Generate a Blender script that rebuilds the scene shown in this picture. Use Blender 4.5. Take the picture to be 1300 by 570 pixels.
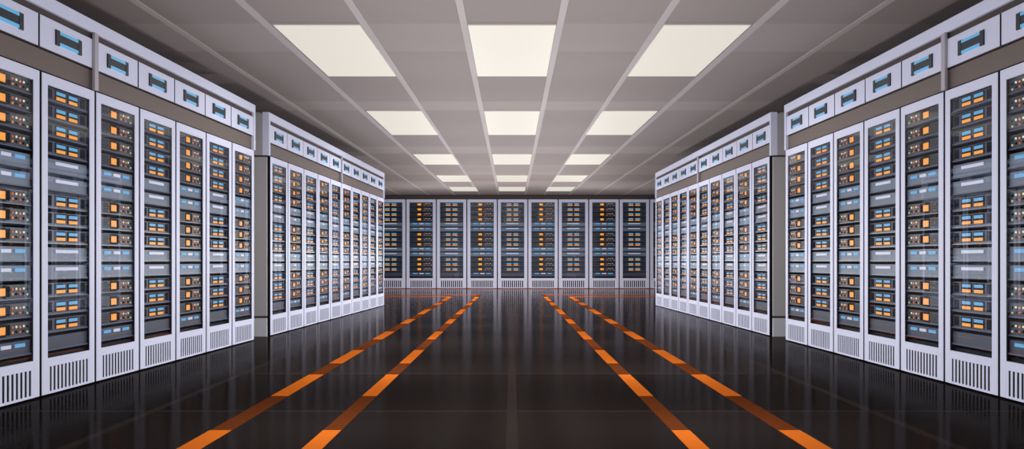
import bpy, math, random
from mathutils import Vector, Matrix
S = bpy.context.scene
for o in list(bpy.data.objects): bpy.data.objects.remove(o)
COL = S.collection
random.seed(4)

# ------------------------------------------------------------------ camera
EYE = 1.013
cam_d = bpy.data.cameras.new('camera'); cam = bpy.data.objects.new('camera', cam_d)
COL.objects.link(cam); S.camera = cam
cam_d.sensor_width = 36; cam_d.lens = 36.0; cam_d.shift_y = 46/1300
cam_d.clip_start = .05; cam_d.clip_end = 200
cam.location = (0, 0, EYE); cam.rotation_euler = (math.pi/2, 0, 0)
# ------------------------------------------------------------------ world, exposure
W = bpy.data.worlds.new('world'); S.world = W; W.use_nodes = True
W.node_tree.nodes['Background'].inputs[0].default_value = (.80, .80, .86, 1)
W.node_tree.nodes['Background'].inputs[1].default_value = .25
S.view_settings.view_transform = 'Standard'; S.view_settings.look = 'None'
S.view_settings.exposure = 0; S.view_settings.gamma = 1
S.view_settings.use_curve_mapping = False
# ------------------------------------------------------------------ unseen fill lights added between the rows and before the back row
def point(x, y, z, power, colour=(1, .97, .95)):
    d = bpy.data.lights.new('added_fill_light', 'POINT'); d.energy = power; d.color = colour; d.shadow_soft_size = 0
    o = bpy.data.objects.new('added_fill_light', d); o.location = (x, y, z); COL.objects.link(o)
for y, p in [(-1.0, 60), (3.0, 130), (6.2, 150), (9.4, 150), (12.6, 150), (15.8, 155), (19.0, 160), (22.2, 165), (25.4, 175),
             (28.6, 195), (31.6, 170)]:
    for x in (-1.1, 1.1): point(x, y, 1.15, p*.5)
for x in (-2.6, 2.6): point(x, 33.4, 1.3, 120)
SPOT = 40.0

# ------------------------------------------------------------------ materials
def lin(c):
    c = c/255
    return c/12.92 if c <= .04045 else ((c+.055)/1.055)**2.4
def rgb(r, g, b): return (lin(r), lin(g), lin(b), 1)
def mat(name, c, rough=.5, metal=0, spec=.3, emit=None, estr=1, grain=0, scale=40):
    m = bpy.data.materials.new(name); m.use_nodes = True
    nt = m.node_tree; p = nt.nodes['Principled BSDF']
    p.inputs['Base Color'].default_value = c
    p.inputs['Roughness'].default_value = rough; p.inputs['Metallic'].default_value = metal
    p.inputs['Specular IOR Level'].default_value = spec
    if emit:
        p.inputs['Emission Color'].default_value = emit; p.inputs['Emission Strength'].default_value = estr
    if grain:
        tc = nt.nodes.new('ShaderNodeTexCoord'); nz = nt.nodes.new('ShaderNodeTexNoise')
        nz.inputs['Scale'].default_value = scale; nz.inputs['Detail'].default_value = 4
        mx = nt.nodes.new('ShaderNodeMix'); mx.data_type = 'RGBA'
        mx.inputs['A'].default_value = tuple(v*(1-grain) for v in c[:3])+(1,)
        mx.inputs['B'].default_value = tuple(min(1, v*(1+grain)) for v in c[:3])+(1,)
        nt.links.new(tc.outputs['Object'], nz.inputs['Vector']); nt.links.new(nz.outputs['Fac'], mx.inputs['Factor'])
        nt.links.new(mx.outputs['Result'], p.inputs['Base Color'])
    return m
M = {}
M['white'] = mat('lilac_white_enamel', rgb(211, 216, 242), .6, spec=.1, grain=.02)
M['post'] = mat('grey_post_paint', rgb(172, 168, 180), .5, grain=.02)
M['end'] = mat('grey_end_panel_paint', rgb(165, 162, 166), .5, grain=.03)
M['plinth'] = mat('blue_grey_plinth_paint', rgb(190, 192, 202), .5, grain=.03)
M['brown'] = mat('brown_fascia_panel', rgb(104, 93, 90), .6, grain=.04, scale=8)
M['black'] = mat('black_gap', rgb(16, 18, 24), .7, spec=.1)
M['shell'] = mat('dark_cabinet_shell', rgb(14, 15, 19), .6, spec=.15)
M['navy'] = mat('navy_server_face', rgb(52, 61, 84), .5, grain=.05)
M['slate'] = mat('slate_server_face', rgb(48, 60, 72), .5, grain=.05)
M['grey'] = mat('sheen_grey_server_drawer', rgb(108, 121, 141), .5, grain=.05)  # drawer grey lightened to include reflections on the door glass
M['dusk'] = mat('dark_blank_panel', rgb(66, 72, 90), .5, grain=.05)
M['lip'] = mat('highlight_lip', rgb(84, 92, 120), .4)  # paler lip colour paints a highlight along each unit's foot
M['slot'] = mat('dark_slot', rgb(24, 29, 36), .7, spec=.1)
M['handle'] = mat('charcoal_handle', rgb(46, 52, 62), .45)
def emis(name, c, s=.8): return mat(name, tuple(v*.25 for v in c[:3])+(1,), .5, emit=c, estr=s)
M['blue'] = emis('blue_light', rgb(92, 170, 220))
M['orange'] = emis('orange_light', rgb(250, 158, 52), .95)
M['pale'] = mat('glowing_pale_label', rgb(206, 210, 232), .5, emit=rgb(206, 210, 232), estr=.25)  # label given a faint glow, though it is no lamp
M['led_red'] = emis('red_led', rgb(226, 96, 56))
M['led_white'] = emis('white_led', rgb(246, 240, 214))
M['led_orange'] = emis('orange_led', rgb(244, 150, 70))
M['led_tan'] = emis('tan_led', rgb(214, 186, 150))
M['barblue'] = mat('glowing_blue_handle_bar', rgb(98, 176, 222), .35, emit=rgb(98, 176, 222), estr=.25)  # handle bar brightened by a faint glow of its own, not a lamp
M['diffuser'] = mat('warm_diffuser', rgb(92, 90, 86), .6, emit=rgb(243, 236, 224), estr=.74)
M['housing'] = mat('light_housing', rgb(215, 210, 205), .5)
M['ceil_a'] = mat('ceiling_lit_band', rgb(156, 147, 147), .8, grain=.02, scale=3)
M['ceil_b'] = mat('ceiling_shaded_band', rgb(146, 137, 137), .8, grain=.02, scale=3)
M['strip'] = mat('ceiling_strip_paint', rgb(180, 172, 176), .7, grain=.02)
M['wall'] = mat('wall_paint', rgb(120, 112, 110), .7, grain=.03, scale=5)
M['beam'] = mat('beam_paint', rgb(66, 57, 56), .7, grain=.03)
M['line'] = mat('orange_floor_paint', rgb(180, 92, 30), .9, spec=0, emit=None, grain=.05, scale=12)
M['dull'] = mat('worn_orange_floor_paint', rgb(84, 42, 20), .9, spec=0, grain=.08, scale=12)

def glass():
    m = bpy.data.materials.new('door_glass'); m.use_nodes = True; nt = m.node_tree
    for n in list(nt.nodes): nt.nodes.remove(n)
    out = nt.nodes.new('ShaderNodeOutputMaterial'); mx = nt.nodes.new('ShaderNodeMixShader')
    tr = nt.nodes.new('ShaderNodeBsdfTransparent'); gl = nt.nodes.new('ShaderNodeBsdfGlossy'); N = nt.nodes.new; L = nt.links.new
    tr.inputs[0].default_value = (.96, .97, .98, 1); gl.inputs['Roughness'].default_value = 0; gl.inputs['Color'].default_value = (.9, .93, 1, 1)
    ge = N('ShaderNodeNewGeometry'); dt = N('ShaderNodeVectorMath'); dt.operation = 'DOT_PRODUCT'
    L(ge.outputs['Normal'], dt.inputs[0]); L(ge.outputs['Incoming'], dt.inputs[1])
    ab = N('ShaderNodeMath'); ab.operation = 'ABSOLUTE'; L(dt.outputs['Value'], ab.inputs[0])
    sb = N('ShaderNodeMath'); sb.operation = 'SUBTRACT'; sb.inputs[0].default_value = 1; sb.use_clamp = True; L(ab.outputs[0], sb.inputs[1])
    pw = N('ShaderNodeMath'); pw.operation = 'POWER'; pw.inputs[1].default_value = 5; L(sb.outputs[0], pw.inputs[0])
    ml = N('ShaderNodeMath'); ml.operation = 'MULTIPLY_ADD'; ml.inputs[1].default_value = .35; ml.inputs[2].default_value = .03; L(pw.outputs[0], ml.inputs[0])
    L(ml.outputs[0], mx.inputs[0]); nt.links.new(tr.outputs[0], mx.inputs[1]); nt.links.new(gl.outputs[0], mx.inputs[2])
    nt.links.new(mx.outputs[0], out.inputs[0])
    return m
M['glass'] = glass()

def floor_mat():
    m = bpy.data.materials.new('polished_dark_floor'); m.use_nodes = True; nt = m.node_tree
    for n in list(nt.nodes): nt.nodes.remove(n)
    N = nt.nodes.new; L = nt.links.new
    out = N('ShaderNodeOutputMaterial'); mx = N('ShaderNodeMixShader'); df = N('ShaderNodeBsdfDiffuse'); gl = N('ShaderNodeBsdfGlossy')
    gl.inputs['Roughness'].default_value = 0; gl.inputs['Color'].default_value = (.92, .88, .88, 1)
    # broad slabs: faint tone steps along the room and thin paler joints
    tc = N('ShaderNodeTexCoord'); sp = N('ShaderNodeSeparateXYZ'); L(tc.outputs['Object'], sp.inputs[0])
    br = N('ShaderNodeTexBrick'); br.offset = 0; br.inputs['Scale'].default_value = 1.0
    br.inputs['Brick Width'].default_value = 2.42; br.inputs['Row Height'].default_value = 2.3
    br.inputs['Mortar Size'].default_value = .035; br.inputs['Mortar Smooth'].default_value = .1
    br.inputs['Color1'].default_value = rgb(24, 20, 19); br.inputs['Color2'].default_value = rgb(30, 25, 24)
    br.inputs['Mortar'].default_value = rgb(40, 34, 32)
    L(tc.outputs['Object'], br.inputs['Vector']); L(br.outputs['Color'], df.inputs['Color'])
    ge = N('ShaderNodeNewGeometry'); dt = N('ShaderNodeVectorMath'); dt.operation = 'DOT_PRODUCT'
    L(ge.outputs['Normal'], dt.inputs[0]); L(ge.outputs['Incoming'], dt.inputs[1])
    sb = N('ShaderNodeMath'); sb.operation = 'SUBTRACT'; sb.inputs[0].default_value = 1; sb.use_clamp = True; L(dt.outputs['Value'], sb.inputs[1])
    pw = N('ShaderNodeMath'); pw.operation = 'POWER'; pw.inputs[1].default_value = 34; L(sb.outputs[0], pw.inputs[0])
    ml = N('ShaderNodeMath'); ml.operation = 'MULTIPLY_ADD'; ml.inputs[1].default_value = 1.6; ml.inputs[2].default_value = .02; ml.use_clamp = True; L(pw.outputs[0], ml.inputs[0])
    mp = N('ShaderNodeMapping'); mp.inputs['Scale'].default_value = (1, 1, 1); L(tc.outputs['Object'], mp.inputs['Vector'])
    nz = N('ShaderNodeTexNoise'); nz.inputs['Scale'].default_value = 55; nz.inputs['Detail'].default_value = 2; L(mp.outputs[0], nz.inputs['Vector'])
    bp = N('ShaderNodeBump'); bp.inputs['Strength'].default_value = .35; bp.inputs['Distance'].default_value = .002
    L(nz.outputs['Fac'], bp.inputs['Height']); L(bp.outputs[0], gl.inputs['Normal'])
    L(ml.outputs[0], mx.inputs[0]); L(df.outputs[0], mx.inputs[1]); L(gl.outputs[0], mx.inputs[2]); L(mx.outputs[0], out.inputs[0])
    return m
M['floor'] = floor_mat()

# ------------------------------------------------------------------ mesh helpers
class MB:
    def __init__(s): s.v = []; s.f = []; s.m = []; s.mats = []
    def mi(s, k):
        if k not in s.mats: s.mats.append(k)
        return s.mats.index(k)
    def box(s, x0, x1, y0, y1, z0, z1, k, bev=0):
        i = s.mi(k)
        if bev <= 0:
            b = len(s.v)
            s.v += [(x, y, z) for z in (z0, z1) for y in (y0, y1) for x in (x0, x1)]
            for q in ((0, 2, 3, 1), (4, 5, 7, 6), (0, 1, 5, 4), (2, 6, 7, 3), (0, 4, 6, 2), (1, 3, 7, 5)):
                s.f.append(tuple(b+j for j in q)); s.m.append(i)
            return
        # box whose front (-y) edges are chamfered
        b = len(s.v); e = bev
        s.v += [(x0+e, y0, z0+e), (x1-e, y0, z0+e), (x1-e, y0, z1-e), (x0+e, y0, z1-e),
                (x0, y0+e, z0), (x1, y0+e, z0), (x1, y0+e, z1), (x0, y0+e, z1),
                (x0, y1, z0), (x1, y1, z0), (x1, y1, z1), (x0, y1, z1)]
        q = [(0, 1, 2, 3), (8, 11, 10, 9)]
        for j in range(4):
            n = (j+1) % 4
            q += [(4+j, 4+n, n, j), (8+j, 8+n, 4+n, 4+j)]
        for a in q: s.f.append(tuple(b+j for j in a)); s.m.append(i)
    def octa(s, x, z, r, y0, y1, k):      # small round lamp facing -y
        i = s.mi(k); b = len(s.v); n = 8
        for yy, rr in ((y0, r*.7), (y0+.3*(y1-y0), r), (y1, r)):
            for j in range(n):
                a = 2*math.pi*(j+.5)/n; s.v.append((x+rr*math.cos(a), yy, z+rr*math.sin(a)))
        s.f.append(tuple(b+j for j in range(n))); s.m.append(i)
        for t in range(2):
            for j in range(n):
                k2 = (j+1) % n
                s.f.append((b+t*n+j, b+(t+1)*n+j, b+(t+1)*n+k2, b+t*n+k2)); s.m.append(i)
    def poly(s, pts, z0, z1, k):          # upright prism from a plan outline
        i = s.mi(k); b = len(s.v); n = len(pts)
        s.v += [(x, y, z0) for x, y in pts]+[(x, y, z1) for x, y in pts]
        s.f.append(tuple(b+j for j in reversed(range(n)))); s.m.append(i)
        s.f.append(tuple(b+n+j for j in range(n))); s.m.append(i)
        for j in range(n):
            j2 = (j+1) % n; s.f.append((b+j, b+j2, b+n+j2, b+n+j)); s.m.append(i)
    def mesh(s, name):
        me = bpy.data.meshes.new(name); me.from_pydata(s.v, [], s.f); me.update()
        for k in s.mats: me.materials.append(M[k])
        for p, i in zip(me.polygons, s.m): p.material_index = i
        return me
def put(name, mesh, parent=None, loc=None, label=None):
    o = bpy.data.objects.new(name, mesh); COL.objects.link(o)
    if parent: o.parent = parent
    if loc: o.location = loc
    if label: o['label'] = label
    return o
def tag(o, label, cat, group=None):
    o['label'] = label; o['category'] = cat
    if group: o['group'] = group
    return o
def struct(o): o['kind'] = 'structure'; return o
def empty(name, loc=(0, 0, 0), rz=0):
    o = bpy.data.objects.new(name, None); o.empty_display_size = .1; COL.objects.link(o); o.location = loc; o.rotation_euler = (0, 0, rz); return o

# ------------------------------------------------------------------ the room
CEIL = 3.423; BACK = 37.3; SIDE = 6.25; FRONT = -4.0; END = BACK+1.1
m = MB(); m.box(-SIDE, SIDE, FRONT, END, -.1, 0, 'floor'); struct(put('floor', m.mesh('floor')))
m = MB()
edges = [FRONT, 4.4, 7.2, 10.41, 11.8, 15.5, 16.4, 21.6, 23.04, 25.8, 28.7, 31.0, END]
for i in range(len(edges)-1):
    m.box(-SIDE, SIDE, edges[i], edges[i+1], CEIL, CEIL+.1, 'ceil_a' if i % 2 else 'ceil_b')  # two alternating tones paint bands of light and shade across the ceiling
struct(put('ceiling', m.mesh('ceiling')))
m = MB(); m.box(-SIDE-.1, SIDE+.1, END, END+.1, -.1, CEIL+.1, 'wall'); struct(put('wall_back', m.mesh('wall_back')))
m = MB(); m.box(-SIDE-.1, -SIDE, FRONT, END, -.1, CEIL+.1, 'wall'); struct(put('wall_left', m.mesh('wall_left')))
m = MB(); m.box(SIDE, SIDE+.1, FRONT, END, -.1, CEIL+.1, 'wall'); struct(put('wall_right', m.mesh('wall_right')))
# dark beam over the back row of racks
m = MB(); m.box(-SIDE, SIDE, BACK+.0, BACK+.9, 3.262, CEIL, 'beam'); struct(put('trim_1', m.mesh('beam')))
# long pale ceiling strips
n = 2
for s in (-1, 1):
    for x0, sl, w in ((.49, 0, .07), (1.515, .012, .075), (2.52, .0155, .085), (3.50, .0165, .075), (4.55, .017, .075)):
        m = MB()
        a, b = 0, BACK
        xa = x0-sl*(a-9.47); xb = x0-sl*(b-9.47)
        m.poly([(s*xa-w/2, a), (s*xa+w/2, a), (s*xb+w/2, b), (s*xb-w/2, b)], CEIL-.006, CEIL, 'strip')
        struct(put('trim_%d' % n, m.mesh('ceiling_strip'))); n += 1
# ------------------------------------------------------------------ ceiling lights
rows = [(10.41, 13.28), (16.40, 19.46), (23.04, 25.47), (28.74, 31.02), (33.3, 35.2)]
ordn = ['nearest', 'second', 'third', 'fourth', 'farthest']
for r, (a, b) in enumerate(rows):
    for c in (-1, 0, 1):
        mid = (a+b)/2
        if c == 0: x0, x1, sl = -.45, .45, 0
        else:
            sl = .0158
            xo = 2.43-sl*(mid-10.41); xi = 1.545-sl*(mid-10.41)
            x0, x1 = (-xo, -xi) if c < 0 else (xi, xo)
        cx = (x0+x1)/2; w = (x1-x0); ln = b-a; sh = -c*sl
        t = empty('ceiling_light', (cx, mid, CEIL-.02))
        side = {-1: 'left', 0: 'middle', 1: 'right'}[c]
        tag(t, 'glowing rectangular ceiling panel in the %s column, %s of its five from the camera' % (side, ordn[r]), 'ceiling light', 'ceiling light panels')
        def para(wd, l): return [(-wd/2-sh*l/2, -l/2), (wd/2-sh*l/2, -l/2), (wd/2+sh*l/2, l/2), (-wd/2+sh*l/2, l/2)]
        h = MB(); h.poly(para(w, ln), .006, .02, 'housing'); put('housing', h.mesh('housing'), t)
        d = MB(); d.poly(para(w-.012, ln-.012), 0, .006, 'diffuser'); put('diffuser', d.mesh('diffuser'), t)
        ld = bpy.data.lights.new('lamp_light', 'SPOT'); ld.energy = SPOT; ld.spot_size = math.radians(165); ld.spot_blend = .6
        ld.color = (1, .96, .9); ld.shadow_soft_size = 0
        lo = bpy.data.objects.new('lamp_light', ld); COL.objects.link(lo); lo.parent = t; lo.location = (0, 0, -.03)

# ------------------------------------------------------------------ floor markings
dash = [(4.7, 6.1), (7.65, 9.08), (10.08, 11.57), (13.17, 14.6), (16.46, 17.7), (19.4, 21.3), (23.3, 24.6), (25.8, 28.5)]
def lane(s, xa, xb, yend, w, label):
    t = empty('floor_marking', (0, 0, 0)); tag(t, label, 'floor marking', 'orange lines on the floor')
    X = lambda y: s*(xa+(xb-xa)*(y-8.84)/(yend-8.84))
    y0 = 3.2
    m = MB(); m.poly([(X(y0)-w/2, y0), (X(y0)+w/2, y0), (X(yend)+w/2, yend), (X(yend)-w/2, yend)], 0, .002, 'dull')
    put('worn_line', m.mesh('worn_line'), t, label='dull brown worn stretch of line')
    for a, b in dash:
        if b > yend-.6: b = yend
        m = MB(); m.poly([(X(a)-w/2, a), (X(a)+w/2, a), (X(b)+w/2, b), (X(b)-w/2, b)], .002, .004, 'line')
        put('dash', m.mesh('dash'), t, label='bright orange dash')
    xo = s*5.2
    m = MB(); xe = X(yend)
    m.poly([(min(xe, xo), yend-.0), (max(xe, xo), yend-.0), (max(xe, xo), yend+.34), (min(xe, xo), yend+.34)], 0, .003, 'line')
    put('cross_line', m.mesh('cross_line'), t)
lane(-1, 1.735, 1.73, 28.5, .13, 'outer dashed orange floor line on the left, nearer the left racks')
lane(-1, 1.06, .965, 30.3, .11, 'inner dashed orange floor line just left of the aisle centre')
lane(1, .995, .93, 30.3, .11, 'inner dashed orange floor line just right of the aisle centre')
lane(1, 1.65, 1.64, 28.5, .13, 'outer dashed orange floor line on the right, nearer the right racks')
m = MB(); m.box(-SIDE+.1, SIDE-.1, BACK-.75, BACK-.1, 0, .003, 'line')
tag(put('floor_marking', m.mesh('base_line')), 'thin orange floor line along the foot of the back row of racks', 'floor marking', 'orange lines on the floor')

# ------------------------------------------------------------------ racks
FULL = 2.42
class Proto: pass
def unit_meshes(ww, uh, mirror):
    """meshes of the server units, origin at the unit's bottom left inside the window, front faces -y"""
    P = {}
    sx = ww/.70; s = uh/.135
    def X(u): return (1-u if mirror else u)*ww
    def bx(m, u0, u1, y0, y1, z0, z1, k, bev=0):
        a, b = sorted((X(u0), X(u1))); m.box(a, b, y0, y1, z0*s, z1*s, k, bev)
    # server with paired bars
    m = MB(); m.box(0, ww, .008, .5, .022*s, .131*s, 'navy', .003); m.box(0, ww, 0, .03, .022*s, .033*s, 'lip')
    for u in (.05, .08, .11, .14, .83, .86, .89, .92): bx(m, u, u+.012, .004, .02, .045, .120, 'slot')
    bx(m, .225, .475, .005, .02, .044, .122, 'slot'); bx(m, .515, .765, .005, .02, .044, .122, 'slot')
    P['pair'] = m.mesh('server_unit')
    # server with a square lamp and leds
    m = MB(); m.box(0, ww, .008, .5, .022*s, .131*s, 'slate', .003); m.box(0, ww, 0, .03, .022*s, .031*s, 'lip')
    for k in range(6): bx(m, .04, .29, .004, .02, .040+.014*k, .045+.014*k, 'slot')
    for u in (.53, .555, .58): bx(m, u, u+.01, .004, .02, .045, .120, 'slot')
    bx(m, .325, .515, .005, .02, .036, .126, 'slot')
    P['square'] = m.mesh('server_unit')
    m = MB(); m.box(0, ww, .008, .5, .022*s, .131*s, 'grey', .003); m.box(0, ww, 0, .03, .022*s, .033*s, 'lip')
    P['drawer'] = m.mesh('server_unit')
    m = MB(); m.box(0, ww, .008, .5, .022*s, .131*s, 'dusk', .003); m.box(0, ww, 0, .03, .022*s, .033*s, 'lip')
    P['blank'] = m.mesh('server_unit')
    # lights; origin at their own centre
    def bar(w, h, k, d=.006):
        q = MB(); q.box(-w/2, w/2, 0, d, -h/2, h/2, k, .002); return q.mesh('status_light')
    P['b_blue'] = bar(.205*ww, .025*s, 'blue', .005); P['b_orange'] = bar(.205*ww, .025*s, 'orange', .005)
    P['b_white'] = bar(.53*ww, .026*s, 'pale'); P['s_blue'] = bar(.20*ww, .026*s, 'blue'); P['s_white'] = bar(.19*ww, .026*s, 'pale')
    P['sq'] = bar(.15*ww, .054*s, 'orange')
    leds = []
    cols = [('led_red', 'led_orange'), ('led_white', 'slot'), ('led_orange', 'led_red'), ('led_white', 'slot'), ('slot', 'led_tan')]
    zz = [(.098, .062), (.099, .064), (.096, .060), (.099, .064), (.094, .056)]
    for i, (c, z) in enumerate(zip(cols, zz)):
        for j in range(2): leds.append((.64+.073*i, z[j], c[j]))
    P['ledlist'] = leds
    P['ledmesh'] = {}
    for c in ('led_red', 'led_orange', 'led_white', 'led_tan', 'slot'):
        q = MB(); q.octa(0, 0, .0088*s, 0, .008, c); P['ledmesh'][c] = q.mesh('led')
    q = MB()
    for u, z, c in leds: q.octa(X(u), z*s, .0088*s, 0, .008, c)
    P['ledall'] = q.mesh('led_cluster')
    P['X'] = X; P['s'] = s
    return P
ORDER = {'B': ['pair']*4+['drawer']*2+['pair']*3+['drawer']*2+['pair']*3+['blank'],
         'A': ['square']*4+['trio']*2+['square']*3+['trio']*2+['square']*3+['triod']}
def make_rack(kind, w, H, mirror, fine, cache={}):
    """one rack at the origin; front at y=0 facing -y, centred on x"""
    t = empty('server_rack')
    W2 = w/2-.018; mg = .115*w; k = H/FULL
    xw0 = W2-mg+.015
    wt, wb, vt, vb = 2.334*k, .281*k, .216*k, .03*k
    dep = 1.0
    m = MB()
    m.box(-W2+.004, -W2+.03, 0.0145, dep, .01, H, 'shell'); m.box(W2-.03, W2-.004, 0.0145, dep, .01, H, 'shell')
    m.box(-W2+.03, W2-.03, dep-.02, dep, .01, H, 'shell'); m.box(-W2+.03, W2-.03, 0.0145, dep-.02, H-.02, H, 'shell')
    m.box(-W2+.03, W2-.03, 0.0145, dep-.02, .01, .03, 'shell')
    m.box(-W2+.03, W2-.03, 0.0145, dep-.02, wb-.05, wb-.03, 'shell'); m.box(-xw0, xw0, .0055, .013, vb, vt, 'black')
    for sx in (-1, 1):
        for yy in (.08, dep-.12): m.box(sx*(W2-.1)-.025, sx*(W2-.1)+.025, yy, yy+.05, 0, .01, 'black')
    # inner shadow gap box around the window so nothing shows past the servers
    xw = W2-mg+.016
    m.box(-W2+.03, -xw-.002, 0.0145, .12, wb-.03, H-.02, 'shell'); m.box(xw+.002, W2-.03, 0.0145, .12, wb-.03, H-.02, 'shell')
    put('cabinet', m.mesh('cabinet'), t)
    m = MB()
    m.box(-W2, -xw, 0, .004, .012, H-.006, 'white', .0015); m.box(xw, W2, 0, .004, .012, H-.006, 'white', .0015)
    m.box(-W2+.001, -xw, .004, .014, .014, H-.008, 'shell'); m.box(xw, W2-.001, .004, .014, .014, H-.008, 'shell')
    m.box(-xw, xw, .0, .014, wt, H-.006, 'white'); m.box(-xw, xw, .0, .014, vt, wb, 'white'); m.box(-xw, xw, .0, .014, .012, vb, 'white')
    d = put('door', m.mesh('door'), t)
    m = MB(); m.box(-xw, xw, .002, .005, wb, wt, 'glass'); put('glass_pane', m.mesh('glass_pane'), d)
    m = MB(); ns = 11; g0 = -xw+.035*w; g1 = xw-.035*w; pitch = (g1-g0)/(ns-.5)
    m.box(-xw, g0, .001, .005, vb, vt, 'white'); m.box(g1, xw, .001, .005, vb, vt, 'white')
    for i in range(ns-1):
        a = g0+pitch*(i+.5); m.box(a, a+pitch*.46, .001, .005, vb, vt, 'white')
    put('vent_grille', m.mesh('vent_grille'), d)
    ww = 2*xw; uh = (wt-wb-.028*k)/15; P = unit_meshes(ww, uh, mirror); s = P['s']; X = P['X']
    for i, u in enumerate(ORDER[kind]):
        face = {'trio': 'drawer', 'triod': 'blank'}.get(u, u)
        z = wt-uh*(i+1)
        o = put('server_unit', P[face], t, (-xw, .016, z))
        def L(mesh, u0, zz, name='status_light', dy=.001): put(name, mesh, o, (X(u0), dy, zz*s))
        if u == 'pair':
            for c in (.352, .642):
                L(P['b_blue'], c, .100); L(P['b_orange'], c, .060)
        elif u == 'square':
            L(P['sq'], .42, .080)
            if fine:
                for a, b, c in P['ledlist']: put('led', P['ledmesh'][c], o, (X(a), 0, b*s))
            else: put('led_cluster', P['ledall'], o, (0, 0, 0))
        elif u == 'drawer': L(P['b_white'], .495, .100, 'label_strip')
        elif u in ('trio', 'triod'):
            L(P['s_blue'], .24, .098); L(P['s_white'], .51, .098, 'label_strip'); L(P['s_blue'], .78, .098)
    m = MB(); m.box(-xw, xw, .036, .5, wb-.028, wb+.026*k, 'slot'); put('base_tray', m.mesh('base_tray'), t)
    return t
def copy_tree(o, parent=None):
    c = o.copy(); COL.objects.link(c); c.parent = parent
    for ch in o.children: copy_tree(ch, c)
    return c
protos = {}
def place_rack(key, args, loc, rz, label, group):
    if key not in protos:
        o = make_rack(*args); protos[key] = o
    else: o = copy_tree(protos[key])
    o.location = loc; o.rotation_euler = (0, 0, rz)
    tag(o, label, 'server rack', group)
def make_box(w, mirror):
    t = empty('overhead_drawer')
    h = .238; a = w/2-.014
    m = MB(); m.box(-a, a, .030, .034, 0, h, 'white', .0015); m.box(-a+.002, a-.002, .034, .0478, .002, h-.002, 'shell'); put('front_panel', m.mesh('front_panel'), t)
    hw = .235*w; z0, z1 = .058, .176
    m = MB(); m.box(-hw, -hw+.06, 0.018, .0298, z0, z1, 'handle', .002); m.box(hw-.06, hw, 0.018, .0298, z0, z1, 'handle', .002)
    m.box(-hw+.06, hw-.06, 0.021, .0298, z0+.028, z1-.028, 'handle')
    put('handle', m.mesh('handle'), t, label='charcoal H-shaped handle')
    for za in (z0+.005, z1-.028):
        m = MB(); m.box(-hw+.06, hw-.06, 0.0195, .0298, za, za+.023, 'barblue'); put('handle_bar', m.mesh('handle_bar'), t, label='light blue bar')
    return t
def place_box(key, w, loc, rz, label, group):
    if key not in protos: o = make_box(w, False); protos[key] = o
    else: o = copy_tree(protos[key])
    o.location = loc; o.rotation_euler = (0, 0, rz); tag(o, label, 'drawer', group)

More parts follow.
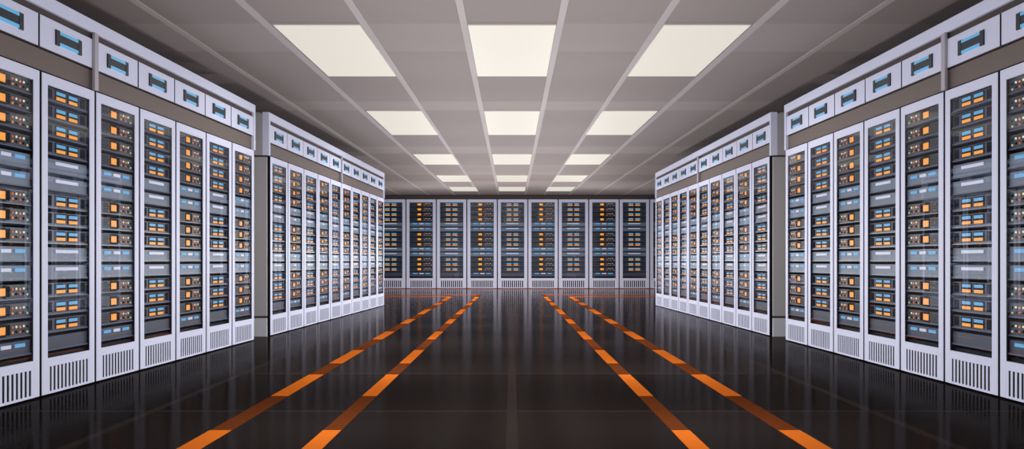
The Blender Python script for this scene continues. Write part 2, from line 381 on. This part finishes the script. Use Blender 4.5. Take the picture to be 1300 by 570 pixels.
TH = ['first', 'second', 'third', 'fourth', 'fifth', 'sixth', 'seventh', 'eighth', 'ninth', 'tenth']
def bank(side, which, p_near, p_far, n, post_at, first_kind, fine):
    a = Vector(p_near); b = Vector(p_far); d = b-a; Lg = d.length; d.normalize(); w = Lg/n
    if side == 'left': org, ux = a, d
    else: org, ux = b, -d
    rz = math.atan2(ux.y, ux.x); uy = Vector((-ux.y, ux.x))
    def wp(lx, ly, z): q = org+ux*lx+uy*ly; return (q.x, q.y, z)
    where = '%s %s row' % (which, side)
    # frame of the row
    t = empty('row_frame', wp(0, 0, 0), rz)
    tag(t, {('near', 'left'): 'lilac-white header frame above the nearest left row of racks',
            ('far', 'left'): 'header frame and grey end wall of the farther left row of racks',
            ('near', 'right'): 'lilac-white header frame above the nearest right row of racks',
            ('far', 'right'): 'header frame and grey end wall of the farther right row of racks'}[(which, side)], 'rack row frame', 'header frames of the rack rows')
    e = .0
    m = MB(); m.box(-.05, Lg+.05, 0, .09, 2.898, 3.0, 'white', .004); put('top_rail', m.mesh('top_rail'), t)
    for x0 in (-.05, Lg-.012):
        m = MB(); m.box(x0, x0+.062, 0, .09, 2.424, 2.897, 'white', .004); put('end_stile', m.mesh('end_stile'), t)
    m = MB(); m.box(.014, Lg-.014, .034, .12, 2.424, 2.897, 'brown'); put('fascia_panel', m.mesh('fascia_panel'), t, label='brown recessed panel')
    m = MB(); m.box(.014, Lg-.014, .028, .0338, 2.845, 2.897, 'beam'); put('rail_shade_strip', m.mesh('rail_shade_strip'), t, label='dark brown painted shade under the top rail')  # shade below the rail painted in as a darker strip
    m = MB()
    for i in range(n+1): m.box(i*w-.0125, i*w+.0125, .030, .0338, 2.600, 2.842, 'black')
    m.box(.03, Lg-.03, .030, .0338, 2.592, 2.602, 'black'); m.box(.03, Lg-.03, .028, .0338, 2.425, 2.434, 'black')
    put('gap_seal', m.mesh('gap_seal'), t, label='black seams between the drawers')
    m = MB(); m.box(-.035, Lg+.035, .13, 1.02, 2.98, 3.0, 'end'); put('top_cover', m.mesh('top_cover'), t)
    for x in post_at:
        xx = x*w if side == 'left' else Lg-x*w
        m = MB(); m.box(xx-.036, xx+.036, -.012, .010, 2.424, 2.897, 'post', .004); put('post', m.mesh('post'), t, label='grey upright post')
    for x0, x1 in ((-.05, -.008), (Lg+.008, Lg+.05)):
        m = MB()
        m.box(x0, x1, .035, 1.02, .275, 2.40, 'end'); m.box(x0+.006, x1-.006, .045, 1.01, .245, .275, 'beam')
        m.box(x0, x1, .035, 1.02, 0, .245, 'plinth'); m.box(x0+.006, x1-.006, .045, 1.01, 2.40, 2.425, 'beam')
        m.box(x0, x1, .092, 1.02, 2.425, 2.98, 'end'); put('end_panel', m.mesh('end_panel'), t, label='grey end wall with a dark line above its base')
    for i in range(n):                      # i counts from the camera
        lx = (i+.5)*w if side == 'left' else Lg-(i+.5)*w
        kd = first_kind if i % 2 == 0 else ('B' if first_kind == 'A' else 'A')
        mir = side == 'right' and kd == 'A'
        look = 'with paired light bars' if kd == 'B' else 'with orange square lights'
        ww = 'nearest' if which == 'near' else 'farther'
        place_rack((kd, which, mir), (kd, w, FULL, mir, fine), wp(lx, 0, 0), rz,
                   'white server rack %s, %s from camera in %s %s row' % (look, TH[i], ww, side),
                   'server racks in the %s %s row' % (ww, side))
        place_box(('box', which), w, wp(lx, -.018, 2.604), rz,
                  'white overhead drawer with blue and charcoal handle, %s from camera, %s %s row' % (TH[i], ww, side),
                  'overhead drawers above the %s %s row' % (ww, side))
bank('left', 'near', (-3.520, 6.665), (-3.28, 13.04), 7, [2], 'A', True)
bank('right', 'near', (3.622, 6.665), (3.480, 13.04), 7, [2], 'A', True)
bank('left', 'far', (-3.242, 13.73), (-2.893, 23.19), 10, [5], 'B', False)
bank('right', 'far', (3.454, 13.73), (3.250, 23.19), 10, [5], 'B', False)
# back row, seen straight on
pitch = 1.110
for k in range(-4, 6):
    kd = 'B' if k % 2 == 0 else 'A'
    look = 'with paired bars' if kd == 'B' else 'with orange squares'
    if k == 0: lb = 'tall white server rack with paired bars in the exact middle of the back row'
    else: lb = 'tall server rack %s in the back row, %s %s of the middle one' % (look, TH[abs(k)-1], 'left' if k < 0 else 'right')
    place_rack((kd, 'back'), (kd, pitch, 3.255, False, False), (k*pitch+.02, BACK, 0), 0, lb, 'server racks in the back row')
